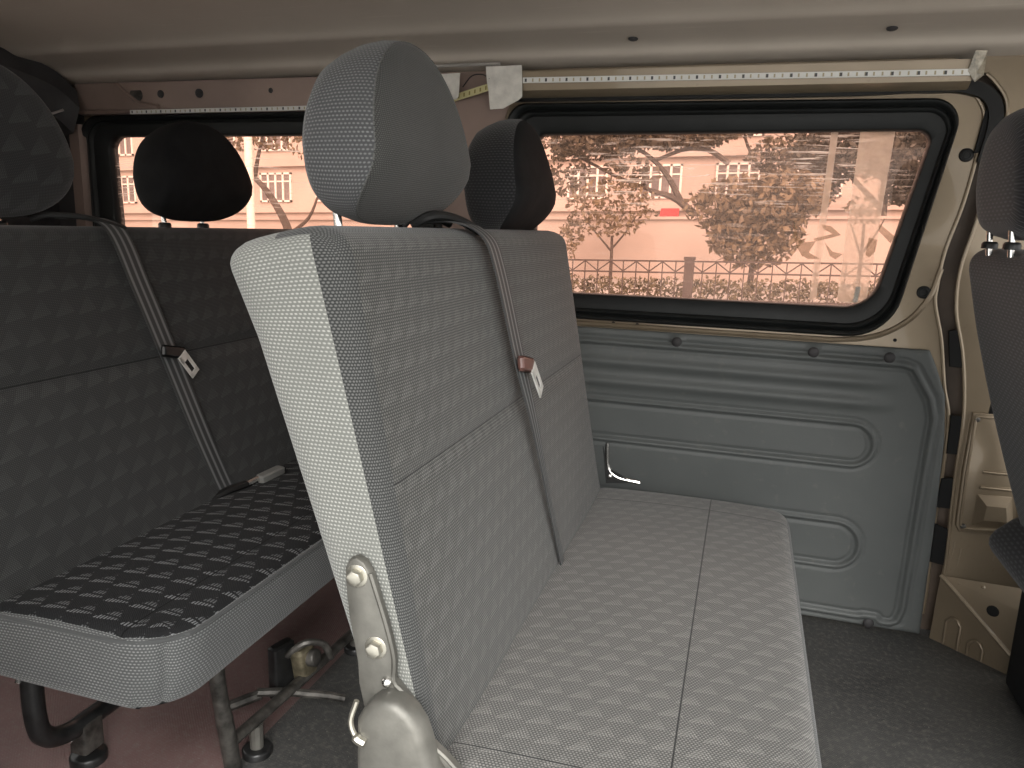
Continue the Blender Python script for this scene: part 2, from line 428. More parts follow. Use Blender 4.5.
def head_outline(W, H, n=72):
    """headrest seen from the front: flat-ish bottom, full shoulders low down, arched top"""
    out = []
    for i in range(n):
        t = 2*PI*i/n; c, s = math.cos(t), math.sin(t)
        e = .64 if s < 0 else .90
        y = math.copysign(abs(c)**e, c); z = math.copysign(abs(s)**(.58 if s < 0 else 1.0), s)
        z = z*.40 if s < 0 else z*.60
        wid = 1-.05*max(0, z)/.6
        out.append((y*W/2*wid, z*H))
    return out
def headrest(parent, c, W, H, T, lean, m_face, m_side, post_gap=.125, post_len=.05, seam=True, topcut=.88):
    """c = centre; front faces +X; lean = how far the top tips back"""
    prof = [(-.5, .0), (-.5, .42), (-.49, .72), (-.45, .88), (-.35, .97), (-.2, 1.01), (.0, 1.03), (.2, 1.035), (.34, 1.03), (.42, 1.015), (.46, .975), (.50, .86), (.54, .55), (.555, 0.)]
    o = head_outline(W, H); n = len(o); V, F, U, MI = [], [], [], []
    ring = []
    for (d, sc) in prof:
        row = []
        for (y, z) in o:
            k = 1.
            if d < .1: k = 1-(1-topcut)*max(0, (z/H)/.6)*min(1, (.1-d)/.6)
            yy, zz = y*sc*(1-(1-k)*.4), z*sc*k
            xx = d*T*(1-.22*max(0, zz/H))-T*.80*max(0, d+.25)*max(0, (-.02-zz/H)/.38)**1.6
            row.append(len(V)); V.append((c[0]+xx-lean*(zz/H), c[1]+yy, c[2]+zz))
        ring.append(row)
    arc = [0.]
    for j in range(n):
        a, b = o[j], o[(j+1) % n]; arc.append(arc[-1]+math.hypot(a[0]-b[0], a[1]-b[1]))
    FI = 9
    for i in range(len(prof)-1):
        for j in range(n):
            k = (j+1) % n
            F.append([ring[i][j], ring[i][k], ring[i+1][k], ring[i+1][j]])
            if i >= FI or i < 2:
                U.append([(o[q][0]*prof[w][1], o[q][1]*prof[w][1]) for q, w in ((j, i), (k, i), (k, i+1), (j, i+1))]); MI.append(0)
            else:
                U.append([(prof[w][0]*T, arc[q]) for q, w in ((j, i), (j+1, i), (j+1, i+1), (j, i+1))]); MI.append(1)
    h = mk('headrest', V, F, [m_face, m_side], parent, U, MI, True)
    bm = bmesh.new(); bm.from_mesh(h.data); bmesh.ops.remove_doubles(bm, verts=bm.verts, dist=1e-6); bm.to_mesh(h.data); bm.free()
    if seam:
        pts = [Vector(V[i]) for i in ring[FI]]
        mb = MB(); st = 2
        for j in range(0, n):      # stitches
            a, b = pts[j], pts[(j+1) % n]
            for q in range(2):
                p0 = a.lerp(b, q*.5+.06); p1 = a.lerp(b, q*.5+.40); mb.tube([p0, p1], .0011, 5)
        mb.build('stitching', M['stitch'], h)
    for s_ in (-1, 1):
        MB().tube([(c[0]-.036, c[1]+s_*post_gap/2, c[2]-H*.25), (c[0]-.030, c[1]+s_*post_gap/2, c[2]-H*.4-post_len)], .0052, 12).build('post', M['chrome'], h)
        MB().cyl((c[0]-.031, c[1]+s_*post_gap/2, c[2]-H*.4-post_len+.012), (0, 0, 1), .013, .012, 16, .004).build('post_guide', M['black_plastic'], h)
    return h
def strip_mesh(name, path, widths, normals, mat, parent=None, th=.0016):
    """webbing: path points with a half-width vector each"""
    P = [Vector(p) for p in path]; V, F, U = [], [], []; L = 0
    for i, p in enumerate(P):
        if i: L += (p-P[i-1]).length
        w = Vector(widths[i]); nn = Vector(normals[i]).normalized()*th
        V += [p-w, p+w, p+w+nn, p-w+nn]
        if i:
            L0 = L-(p-P[i-1]).length; a = (i-1)*4; b = i*4
            for q in range(4):
                q2 = (q+1) % 4
                F.append([a+q, a+q2, b+q2, b+q])
                ua, ub = (0, 1) if q in (0,) else ((1, 0) if q == 2 else (0, 0))
                U.append([(ua, L0), (ub, L0), (ub, L), (ua, L)])
    F += [[0, 1, 2, 3], [len(V)-1, len(V)-2, len(V)-3, len(V)-4]]; U += [[(0, 0)]*4]*2
    return mk(name, V, F, mat, parent, U, None, True, 30)
def rquad(cs, rs, n=8):
    """rounded polygon, n points on each corner"""
    out = []; m = len(cs)
    for i in range(m):
        p0, p1, p2 = Vector(cs[i-1]), Vector(cs[i]), Vector(cs[(i+1) % m])
        a = (p0-p1).normalized(); b = (p2-p1).normalized(); ang = a.angle(b); r = rs[i]
        t = r/math.tan(ang/2); A = p1+a*t; B = p1+b*t
        cen = p1+(a+b).normalized()*(r/math.sin(ang/2))
        va, vb = A-cen, B-cen; an = va.angle(vb)
        for k in range(n):
            s_ = k/(n-1)
            out.append(cen+(va*math.sin((1-s_)*an)+vb*math.sin(s_*an))/math.sin(an))
    return [(p.x, p.y) for p in out]
def plate(name, outer, holes, y0, th, mat, parent=None, **k):
    """sheet in the XZ plane with holes, thickness towards +Y"""
    bm = bmesh.new(); E_ = []
    for loop in [outer]+holes:
        vs = [bm.verts.new((x, y0, z)) for x, z in loop]
        E_ += [bm.edges.new((vs[i-1], vs[i])) for i in range(len(vs))]
    bmesh.ops.triangle_fill(bm, use_beauty=True, edges=E_)
    r = bmesh.ops.extrude_face_region(bm, geom=list(bm.faces))
    bmesh.ops.translate(bm, verts=[g for g in r['geom'] if isinstance(g, bmesh.types.BMVert)], vec=(0, th, 0))
    bmesh.ops.recalc_face_normals(bm, faces=bm.faces)
    me = bpy.data.meshes.new(name); bm.to_mesh(me); bm.free(); me.materials.append(mat)
    return link(name, me, parent, **k)

# ------------------------------------------------------------------ van shell
WY = 1.90
# cabin floor: grey rubber at the sliding door, maroon rubber behind
MB().box(-.775, 1.35, .15, 1.93, -.03, 0).build('floor', M['floor_front'], kind='structure')
MB().box(-2.05, -.775, .15, 1.93, -.03, 0).build('floor_rear', M['floor_rear'], kind='structure')
# ceiling: shallow arch, with a pressed band along the far side
prof = [(.18, 1.30), (.24, 1.335), (.5, 1.375), (.9, 1.392), (1.3, 1.385), (1.55, 1.372), (1.66, 1.358), (1.70, 1.343), (1.73, 1.340), (1.80, 1.335), (1.83, 1.326), (1.845, 1.310), (1.885, 1.300), (1.93, 1.297)]
sp = smoothpath([(0, a, b) for a, b in prof], 4)
v, f = [], []
xs = [-2.06+3.42*i/40 for i in range(41)]
for x in xs:
    for p in sp: v.append((x, p.y, p.z+.012*math.cos((x+.3)*.8)))
n = len(sp)
for i in range(40):
    for j in range(n-1): f.append([i*n+j, i*n+j+1, (i+1)*n+j+1, (i+1)*n+j])
m_ = len(v); v += [(a, b, c+.03) for a, b, c in v]
f += [[q+m_ for q in r][::-1] for r in f]
for i in range(40):
    for j in (0, n-1): f.append([i*n+j, (i+1)*n+j, (i+1)*n+j+m_, i*n+j+m_])
ce = mk('ceiling', v, f, M['ceiling'], None, None, None, True, kind='structure')
for x, y, z in ((-.285, 1.79, 1.346), (.235, 1.785, 1.345), (-.95, 1.79, 1.346)):
    MB().dome((x, y, z), (0, -.15, -1), .011, .004).build('plug', M['trim_dark'], ce)

# window outlines (x, z) on the far side wall
RF = [(-.605, 1.232), (.412, 1.228), (.322, .708), (-.605, .708)]     # rubber, outside
RP = [(-.525, 1.158), (.358, 1.163), (.277, .776), (-.525, .772)]     # visible pane
LF = [(-1.945, 1.215), (-.775, 1.224), (-.775, .700), (-1.945, .700)]
LP = [(-1.845, 1.158), (-.855, 1.160), (-.855, .772), (-1.832, .772)]
def window(name, Fq, Pq, rf, rp, extra=None, y=WY):
    fo = rquad(Fq, rf, 10); pi = rquad(Pq, rp, 10)
    def ring(t, yy): return [(a[0]+(b[0]-a[0])*t, yy, a[1]+(b[1]-a[1])*t) for a, b in zip(fo, pi)]
    fr = MB().loft([ring(*q) for q in ((0, y+.004), (0, y-.006), (.03, y-.015), (.09, y-.019), (.16, y-.017), (.20, y-.009), (.235, y-.006), (.27, y-.010), (.33, y-.0125), (.40, y-.010), (.44, y-.004), (.93, y-.003), (.97, y), (1., y+.012), (1.0, y+.03), (0, y+.03))])
    w = fr.build(name, M['rubber'], None, True, 50, kind='structure')
    g = ring(1.0, y+.014); cx = sum(p[0] for p in g)/len(g); cz = sum(p[2] for p in g)/len(g)
    n = len(g); V = [(p[0], p[1], p[2]) for p in g]+[(p[0], p[1]+.004, p[2]) for p in g]
    mk('pane', V, [list(range(n)), list(range(2*n-1, n-1, -1))], M['glass'], w, None, None, False)
    return w
w1 = window('window_1', RF, RP, [.05, .055, .11, .06], [.02, .025, .075, .03])
w2 = window('window_2', LF, LP, [.07, .06, .06, .06], [.04, .03, .03, .03])
# dried lettering, and translucent strips painting door-frame reflections on the big pane
yg = WY+.0125
def pq(mb, pts): mb.prism(pts, yg, yg-.0006, lambda a, b, d: (a, d, b))
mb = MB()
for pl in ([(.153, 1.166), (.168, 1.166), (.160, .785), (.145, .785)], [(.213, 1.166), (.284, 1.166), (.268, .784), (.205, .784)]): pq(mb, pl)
mb.build('painted_reflection', M['overlay'], w1, False)
mb = MB()
K = lambda px, pz: (.079+px*.000418, 1.062-pz*.000380)
for st in ([(35, 245), (65, 350), (105, 380), (100, 470), (70, 420), (40, 350)], [(105, 380), (160, 370), (130, 440), (190, 475), (130, 480), (100, 462)],
           [(180, 270), (230, 280), (285, 330), (230, 350), (160, 372), (145, 357), (240, 325), (190, 295)], [(205, 375), (250, 430), (305, 442), (270, 475), (240, 455)],
           [(425, 340), (470, 350), (465, 420), (440, 455), (418, 440)], [(465, 255), (555, 330), (535, 368), (470, 300)]):
    pq(mb, [K(*p) for p in st])
mb.build('lettering', M['letters'], w1, False)

mb = MB(); pq(mb, [(.2425, .822), (.2525, .822), (.249, .786), (.239, .786)]); mb.build('sticker', M['white_strip_back'], w1, False)
def inset(Fq, k, r, n=8):
    cx = sum(p[0] for p in Fq)/4; cz = sum(p[1] for p in Fq)/4
    q = [(p[0]-math.copysign(k, p[0]-cx), p[1]-math.copysign(k, p[1]-cz)) for p in Fq]
    return rquad(q, r, n)
h1 = inset(RF, .016, [.05, .05, .10, .05]); h2 = inset(LF, .016, [.06, .05, .05, .05])
right_edge = [(.473, .0), (.476, .114), (.471, .266), (.472, .389), (.468, .532), (.449, .611), (.430, .713), (.408, .79), (.406, .83), (.412, .911), (.433, 1.008), (.445, 1.102), (.450, 1.180), (.440, 1.215), (.415, 1.242), (.380, 1.250)]
er = [(p.x, p.y) for p in smoothpath([(a, b, 0) for a, b in right_edge], 4)]
wall = plate('wall_far', [(-2.05, 0)]+er+[(.380, 1.315), (-2.05, 1.315)], [h1, h2], WY, .012, M['gold'], kind='structure')
left_b = [(.420, 1.315), (.428, 1.285), (.455, 1.262), (.484, 1.222), (.489, 1.173), (.479, 1.122), (.472, 1.04), (.459, .955), (.445, .869), (.449, .781), (.473, .693), (.489, .603), (.496, .523), (.497, .416), (.500, .319), (.506, .196), (.502, .093), (.502, 0)]
el = [(p.x, p.y) for p in smoothpath([(a, b, 0) for a, b in left_b], 4)]
wallb = plate('wall_front', el+[(1.35, 0), (1.35, 1.315)], [], WY-.006, .018, M['gold'], kind='structure')
MB().box(.36, .54, WY+.03, WY+.036, 0, 1.315).build('trim_1', M['brown_gap'], kind='structure')
# rolled bright lips either side of the door gap and around the window swage
MB().tube([(a, WY-.001, b) for a, b in er[2:-2]], .0042, 8).build('lip', M['gold'], wall)
MB().tube([(a, WY-.007, b) for a, b in el[6:-2]], .0042, 8).build('lip', M['gold'], wallb)
sw = smoothpath([(-.60, WY, .697), (.10, WY, .697), (.22, WY, .699), (.30, WY, .715), (.36, WY, .755), (.395, WY, .81), (.409, WY, .87)], 6)
MB().tube(sw, .0065, 8).build('swage', M['gold'], wall)
for x, z, yy in ((.426, 1.112, WY), (.381, .817, WY)):
    p = MB().cyl((x, yy, z), (0, -1, 0), .0145, .004, 22, .002).build('grommet', M['rubber_gloss'], wall)
    MB().tube([(x+.0085*math.cos(a*PI/8), yy-.0042, z+.0085*math.sin(a*PI/8)) for a in range(17)], .0016, 6).build('rim', M['rubber'], p)
for x, z in ((.336, .706), (-.655, 1.168), (-.25, .703), (-.31, .703)):
    MB().cyl((x, WY, z), (0, -1, 0), .004 if z < 1 else .009, .0015, 12).build('hole_plug', M['black_tape'], wall)
# pillar between the windows in darker primer, upper roof rail with ledge
plate('trim_2', [(-.775, .71), (-.62, .71), (-.61, 1.20), (-.60, 1.232), (-.60, 1.308), (-.79, 1.308), (-.79, 1.2)], [], WY-.004, .003, M['pillar'], kind='structure')
mb = MB(); pr = [(WY, 1.300), (WY-.05, 1.296), (WY-.046, 1.254), (WY-.030, 1.243), (WY, 1.240)]
mb.loft([[(x, a, b) for a, b in pr] for x in (-.598, .405)], caps=True)
mb.build('trim_3', M['gold'], None, True, 30, kind='structure')
mb = MB(); pr = [(WY, 1.305), (WY-.028, 1.302), (WY-.018, 1.232), (WY-.024, 1.226), (WY-.02, 1.219), (WY, 1.216)]
mb.loft([[(x, a, b) for a, b in pr] for x in (-1.93, -.80)], caps=True)
rail = mb.build('trim_4', M['pillar'], None, True, 30, kind='structure')
MB().tube([(-1.775, WY-.03, 1.298), (-1.745, WY-.026, 1.270), (-1.70, WY-.023, 1.245), (-1.64, WY-.023, 1.235)], .006, 8).build('rib', M['pillar'], rail)
for x, z, r in ((-1.715, 1.270, .022), (-1.63, 1.270, .011), (-1.50, 1.270, .013), (-1.27, 1.272, .007), (-1.13, 1.275, .005)):
    MB().cyl((x, WY-.021, z), (0, -1, .1), r, .005, 18, .002).build('rail_hole', M['trim_dark'] if r < .02 else M['worn_metal'], rail)
# black strip: painted shade under the rail, then door seal down into the gap
seal_shade_c = [(Vector((a, WY+.004, b))) for a, b in ((-.60, 1.240), (-.3, 1.2395), (0, 1.2395), (.2, 1.2405), (.33, 1.246), (.39, 1.250), (.437, 1.240), (.463, 1.212), (.469, 1.17), (.463, 1.12), (.459, 1.095))]
sc = smoothpath(seal_shade_c, 5); rings = []
for i, p in enumerate(sc):
    t = (sc[min(i+1, len(sc)-1)]-sc[max(i-1, 0)]).normalized(); nn = Vector((t.z, 0, -t.x)); w = lerp(.0065, .017, max(0, min(1, (p.x-.30)/.12)))
    rings.append([p-nn*w+Vector((0, .01, 0)), p-nn*w*.8+Vector((0, -.018, 0)), p+nn*w*.8+Vector((0, -.018, 0)), p+nn*w+Vector((0, .01, 0))])
MB().loft(rings, caps=True).build('seal_and_shade', M['rubber_gloss'], None, True, 40, label='black strip as shade under the gold rail, then rubber seal curving into the pillar gap', cat='rubber seal')
for i, (pts, lab) in enumerate((([(.449, 1.205), (.478, 1.205), (.472, 1.12), (.438, 1.115)], 'tall black tape piece beside the top of the driver headrest'),
            ([(.440, .735), (.462, .742), (.478, .655), (.452, .655)], 'black tape piece in pillar gap level with top edge of grey panel'),
            ([(.470, .545), (.493, .545), (.496, .455), (.472, .455)], 'black tape piece in pillar gap beside the embossed cover plate top'),
            ([(.470, .395), (.498, .400), (.498, .325), (.468, .325)], 'black tape piece in pillar gap beside the raised boss of the cover plate'),
            ([(.471, .285), (.500, .275), (.502, .185), (.472, .19)], 'lowest black tape piece in pillar gap just above the gold step'))):
    mb = MB(); mb.prism(pts, WY-.003, WY-.0085, lambda a, b, d: (a, d, b), .0015)
    mb.build('tape_patch', M['black_tape'], None, True, 30, label=lab, cat='tape', group='black tape pieces along the door pillar')

# ---- grey lining panel
def seg_d(px, pz, a, b):
    vx, vz = b[0]-a[0], b[1]-a[1]; t = max(0, min(1, ((px-a[0])*vx+(pz-a[1])*vz)/(vx*vx+vz*vz)))
    return math.hypot(px-a[0]-vx*t, pz-a[1]-vz*t)
border = [(-.66, .657), (.362, .653), (.382, .646), (.424, .578), (.436, .535), (.434, .470), (.428, .060), (.420, .030), (.405, .020), (.382, .020), (.372, .031), (.344, .031), (.335, .026), (-.66, .030)]
clips = [(-.149, .668), (.165, .667), (.327, .667), (.358, .014)]
def bead(d, w): return max(0, 1-(d/w)**2)
def hpanel(x, z):
    h = 0
    d = min(seg_d(x, z, border[i], border[i+1]) for i in range(len(border)-1))
    for cx, cz in clips:
        h = max(h, .006*bead(math.hypot(x-cx, z-cz), .021))
    h = max(h, .0065*bead(d, .0075))
    h -= .0045*bead(abs(d-.0115), .0045)
    for (zc, hh, xe) in ((.455, .052, .268), (.204, .058, .258)):
        s = math.hypot(max(0, x-xe), z-zc)-hh
        h += .006*bead(s, .0065)-.0045*bead(s+.010, .005)-.003*bead(s-.009, .004)
        if s < -.012: h -= .0015
    fade = max(0, min(1, (.36-x)/.1))
    h += .010*fade*(math.exp(-((z-.606)/.014)**2)+math.exp(-((z-.556)/.014)**2))
    return h
redge = [(.004, .473), (.29, .470), (.484, .464), (.589, .452), (.655, .425), (.689, .408)]
def xr(z):
    for (z0, x0), (z1, x1) in zip(redge, redge[1:]):
        if z <= z1: return x0+(x1-x0)*(z-z0)/(z1-z0)
    return redge[-1][1]
NX, NZ = 250, 168; v = []; f = []
for j in range(NZ+1):
    z = .004+(.685)*j/NZ; x1 = xr(z)
    for i in range(NX+1):
        x = -.64+(x1+.64)*i/NX
        e = min(1, min(i, NX-i, j, NZ-j)/2.)
        v.append((x, WY-.012-hpanel(x, z)*e+.003*(1-e), z))
for j in range(NZ):
    for i in range(NX): a = j*(NX+1)+i; f.append([a, a+1, a+NX+2, a+NX+1])
bd = [i for i in range(NX+1)]+[(j*(NX+1)+NX) for j in range(1, NZ+1)]+[NZ*(NX+1)+i for i in range(NX-1, -1, -1)]+[j*(NX+1) for j in range(NZ-1, 0, -1)]
base = len(v)
for i in bd: v.append((v[i][0], WY-.001, v[i][2]))
for i in range(len(bd)): k = (i+1) % len(bd); f.append([bd[i], bd[k], base+k, base+i])
panel = mk('lining_panel', v, f, M['panel'], None, None, None, True, label='grey moulded plastic lining panel on the wall below the big window', cat='wall panel')
for cx, cz in clips:
    c = MB().dome((cx, WY-.016, cz), (0, -1, 0), .0125, .006).build('clip', M['grey_plastic'] if False else M['trim_dark'], panel)

# ---- embossed cover plate on the pillar
cp = [(.510, .558), (.60, .560), (.622, .545), (.645, .30), (.630, .283), (.520, .275), (.511, .290), (.508, .418)]
mb = MB(); mb.prism(cp, WY-.004, WY-.016, lambda a, b, d: (a, d, b), .004)
cover = mb.build('cover_plate', M['gold'], None, True, 30, label='gold embossed metal cover plate on the pillar beside the driver seat', cat='cover plate')
rim = [(.518, .549), (.60, .551), (.612, .54), (.634, .305), (.622, .292), (.527, .285), (.520, .295), (.517, .418)]
MB().tube([(a, WY-.016, b) for a, b in rim+rim[:1]], .0035, 8).build('rim', M['gold'], cover)
for z in (.424, .388):
    MB().tube([(.548, WY-.0165, z), (.612, WY-.0165, z+.001)], .0052, 10, .8).build('ridge', M['gold'], cover)
bo = [(.545, .370), (.613, .372), (.625, .300), (.543, .296)]; bi = [(.562, .350), (.600, .351), (.606, .318), (.560, .315)]
MB().loft([[(a, WY-.014, b) for a, b in bo], [(a, WY-.019, b) for a, b in bo], [(a, WY-.034, b) for a, b in bi]], caps=True).build('boss', M['gold'], cover, False)
for x, z in ((.521, .543), (.526, .290)):
    MB().dome((x, WY-.016, z), (0, -1, 0), .0065, .004, 14).build('screw', M['worn_metal'], cover)
# dents and crease in the pillar sheet below, gold step
for x, z in ((.515, .225), (.53, .21), (.60, .235)):
    MB().tube([(x, WY-.006, z-.022), (x+.003, WY-.006, z+.022)], [.001, .001], 6).build('crease', M['gold'], wallb)
A, B, C_, D = Vector((.498, 1.888, .162)), Vector((.632, 1.770, .040)), Vector((.95, 1.770, .040)), Vector((.95, 1.888, .150))
A0, B0 = Vector((.494, 1.888, 0)), Vector((.628, 1.770, 0)); C0, D0 = Vector((.95, 1.77, 0)), Vector((.95, 1.888, 0))
step = mk('step_box', [A, B, C_, D, A0, B0, C0, D0], [[0, 1, 2, 3], [0, 4, 5, 1], [1, 5, 6, 2], [3, 2, 6, 7], [0, 3, 7, 4], [4, 7, 6, 5]], M['gold'], None, None, None, False,
          label='gold painted sloping step box at the foot of the pillar beside driver seat', cat='step')
MB().tube([A, A.lerp(B, .5)+Vector((0, 0, .001)), B], .005, 8).build('edge', M['gold'], step)
nrm = (B-A).cross(D-A).normalized(); nrm = nrm if nrm.z > 0 else -nrm
MB().cyl(Vector((.600, 1.842, .112)), nrm, .013, .002, 18).build('hole_plug', M['black_tape'], step)
side_n = (B-A).cross(Vector((0, 0, 1))).normalized(); side_n = side_n if side_n.y < 0 else -side_n
for t, h in ((.28, .075), (.58, .045)):
    c = A0.lerp(B0, t); ed = (B0-A0).normalized()
    pts = [c+ed*(-.016)+Vector((0, 0, .002)), c+ed*(-.016)+Vector((0, 0, h-.014)), c+ed*(-.008)+Vector((0, 0, h-.003)), c+Vector((0, 0, h)), c+ed*.008+Vector((0, 0, h-.003)), c+ed*.016+Vector((0, 0, h-.014)), c+ed*.016+Vector((0, 0, .002))]
    MB().tube([p+side_n*.001 for p in pts], .004, 8).build('arch_rib', M['gold'], step)
for x in (.535, .585): MB().dome((x, 1.880, .150), nrm, .006, .003, 12).build('stud', M['gold'], step)

# ---- rear end and near side of the shell, added mainly to shade the rear seats
MB().box(-2.09, -2.05, .15, 1.93, 0, .55).box(-2.09, -2.05, .15, .38, .55, 1.4).box(-2.09, -2.05, 1.55, 1.93, .55, 1.4).box(-2.09, -2.05, .38, 1.55, 1.2, 1.4).build('added_wall_rear', M['trim_dark'], None, False, kind='structure')
MB().box(-2.075, -2.07, .38, 1.55, .55, 1.2).build('added_window_3', M['clear'], None, False, kind='structure')  # unseen, added to let light into the rear
MB().box(-2.05, -.62, .15, .19, 0, .72).box(-2.05, -1.85, .15, .19, .72, 1.36).box(-.75, -.62, .15, .19, .72, 1.36).box(-1.85, -.75, .15, .19, 1.2, 1.36).build('added_wall_near', M['trim_dark'], None, False, kind='structure')
MB().box(-1.85, -.75, .17, .175, .72, 1.2).build('added_window_4', M['clear'], None, False, kind='structure')  # unseen window, enlarged to let more light onto the rear ceiling
rr = smoothpath([(-2.02, .25, 1.34), (-2.02, 1.2, 1.352), (-2.015, 1.62, 1.345), (-1.99, 1.80, 1.315), (-1.97, 1.875, 1.262)], 6)
mb = MB(); rg = []
for p in rr:
    rg.append([p+Vector((-.03, 0, .035)), p+Vector((.055, -.01, .02)), p+Vector((.07, -.02, -.03)), p+Vector((.04, -.02, -.10)), p+Vector((-.03, 0, -.11))])
mb.loft(rg, caps=True); mb.build('trim_5', M['trim_dark'], None, True, 40, kind='structure')
MB().loft([[(-1.985, 1.899, z), (-1.965, 1.872, z), (-1.93, 1.872, z), (-1.92, 1.899, z)] for z in (.6, .9, 1.19)], caps=True).build('trim_6', M['pillar'], None, False, kind='structure')
plate('trim_7', [(-2.05, .6), (-1.93, .6), (-1.93, 1.24), (-2.05, 1.24)], [], WY-.006, .004, M['trim_dark'], kind='structure')
MB().tube(smoothpath([(-1.93, 1.60, 1.245), (-1.935, 1.66, 1.228), (-1.93, 1.72, 1.205), (-1.93, 1.77, 1.203), (-1.925, 1.82, 1.222)], 6), [.0035]*12+[.005]*6+[.0035]*7, 8).build('cable', M['cable'], None, label='pale loose cable under the dark rear header trim', cat='cable')

# ---- light strips, tape and wiring above the windows
def flat_strip(name, a, b, hw, mat, th=.0025, up=(0, 0, 1), out=(0, -1, 0), **k):
    a, b = Vector(a), Vector(b); L = (b-a).length; up = Vector(up)*hw; o = Vector(out).normalized()*th
    V = [a-up, b-up, b+up, a+up, a-up+o, b-up+o, b+up+o, a+up+o]
    F = [[4, 5, 6, 7], [0, 3, 2, 1], [0, 1, 5, 4], [1, 2, 6, 5], [2, 3, 7, 6], [3, 0, 4, 7]]
    U = [[(0, 0), (L, 0), (L, 1), (0, 1)]]+[[(.01, 0)]*4]*5
    return mk(name, V, F, mat, None, U, None, False, **k)
flat_strip('light_strip', (-.553, WY-.0505, 1.276), (.400, WY-.0505, 1.270), .0062, M['led'], label='long white light strip on the gold rail above the big window', cat='light strip')
flat_strip('light_strip', (-1.74, WY-.022, 1.222), (-.80, WY-.022, 1.228), .0055, M['led'], label='white light strip above the rear window behind the headrests', cat='light strip')
flat_strip('yellow_strip', (-.752, WY-.012, 1.243), (-.605, WY-.0525, 1.271), .0085, M['yellow'], up=(0, 0, 1), label='short yellowed strip bridging the two tape patches above the pillar', cat='light strip')
def patch(name, pts, y, lab):
    mb = MB(); n = 8
    P = [Vector((a, y, b)) for a, b in pts]
    mb.prism(pts, y, y-.002, lambda a, b, d: (a, d+.003*math.sin(a*90)+.002*math.sin(b*140), b))
    return mb.build(name, M['tape'], None, False, label=lab, cat='tape')
patch('tape_patch', [(-.645, 1.308), (-.556, 1.310), (-.552, 1.238), (-.562, 1.230), (-.600, 1.212), (-.632, 1.210), (-.636, 1.25), (-.642, 1.28)], WY-.0555, 'crumpled pale masking tape patch at the start of the long light strip')
patch('tape_patch', [(-.80, 1.298), (-.720, 1.300), (-.722, 1.245), (-.73, 1.238), (-.80, 1.245)], WY-.032, 'small pale masking tape patch half hidden behind the grey headrest')
MB().tube([(-.79, WY-.065, 1.312), (-.70, WY-.066, 1.312), (-.607, WY-.066, 1.313)], .0042, 10).build('wire_conduit', M['wire_tube'], None, label='thin grey wire conduit along ceiling edge above the pillar', cat='conduit')
MB().tube(smoothpath([(-.715, WY-.03, 1.268), (-.69, WY-.035, 1.292), (-.66, WY-.04, 1.294), (-.635, WY-.06, 1.280)], 6), .0013, 6).build('wire', M['black_plastic'], None, label='thin dark wire looping between the two masking tape patches', cat='wire')
mb = MB(); mb.prism([(.395, 1.272), (.402, 1.310), (.425, 1.310), (.423, 1.262), (.41, 1.250)], WY-.056, WY-.0575, lambda a, b, d: (a, d+.004*math.sin(a*160+b*60), b))
mb.build('tape_patch', plain('clear tape', (.36, .32, .25), .2, var=.5, scale=60), None, False, label='wrinkled clear tape over the end of the long light strip', cat='tape')

# ------------------------------------------------------------------ front bench
FB = empty('bench_seat', (-.10, 1.14, 0), label='front two-place bench seat in grey woven cloth nearest the sliding door', cat='bench seat', group='bench seats in the cabin')
def back_deform(z_lo, z_hi, xf_lo, xf_hi, th_lo, th_hi, ymid, half, side=None):
    def d(p):
        t = (p.z-z_lo)/(z_hi-z_lo); xf = lerp(xf_lo, xf_hi, t); th = lerp(th_lo, th_hi, t)
        s = p.x                         # 0 = rear face, 1 = front face (times .11)
        u = s/.11
        uu = u
        if side:                        # line where the side cloth meets the border cloth
            ub = 1-side/.11; ut = max(.55, min(.97, 1-lerp(.002, .044, t)/th))
            uu = u*ut/ub if u < ub else ut+(u-ub)*(1-ut)/(1-ub)
        x = xf-th*(1-uu)
        if u > .6:                      # soft padding with tucked seams
            e = max(0, 1-((p.y-ymid)/(half-.03))**8)
            g = 1-math.exp(-((p.z-.668)/.012)**2)
            gy = 1-.8*math.exp(-((abs(p.y-ymid)-(half-.019))/.006)**2)
            x += .010*e*g*gy*(u-.6)/.4*math.sin(PI*min(1, max(0, t*1.05)))**.4
        z = p.z-.030*max(0, 1-u)**1.5*max(0, (p.z-z_hi+.12)/.12)
        return Vector((x, p.y, z))
    return d
def front_mat(p, ax):
    t = (p.z-.33)/.60; k = .0270
    if ax[0] == 1: return 0 if p.x < .11-k else 1
    if ax == (0, 1): return 2 if .673 < p.y < 1.592 else 1
    if ax == (2, 1): return 0 if p.x < .06 and p.y < .72 else 1
    return 0
fb = slab('backrest', (0, .11, .655, 1.615, .33, .930), .030, .0105, back_deform(.33, .930, -.262, -.374, .058, .148, 1.135, .48, .0275),
          [M['front_coarse'], M['front_border'], M['front_cloth']], front_mat, FB)
def cush_deform(y0, y1, x0, x1, top, amp):
    def d(p):
        if p.z > top-.05:
            u = (p.x-x0)/(x1-x0); w = (p.y-y0)/(y1-y0)
            p.z += amp*(max(0, math.sin(PI*min(1, max(0, u))))**.6*max(0, math.sin(PI*min(1, max(0, w))))**.35-.4)*(p.z-top+.05)/.05
        return p
    return d
slab('cushion', (-.285, .130, .655, 1.635, .235, .372), .026, .0115, cush_deform(.655, 1.635, -.285, .13, .372, .016),
     [M['front_cushion'], M['front_border']], lambda p, ax: 0 if ax == (2, 1) else 1, FB, R={(1, 1): .06, (1, -1): .06})
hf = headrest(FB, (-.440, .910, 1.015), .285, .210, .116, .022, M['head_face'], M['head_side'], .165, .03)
hb = headrest(FB, (-.432, 1.395, .996), .262, .205, .115, .030, M['head_black'], M['head_dark'], .115, .03, seam=False)
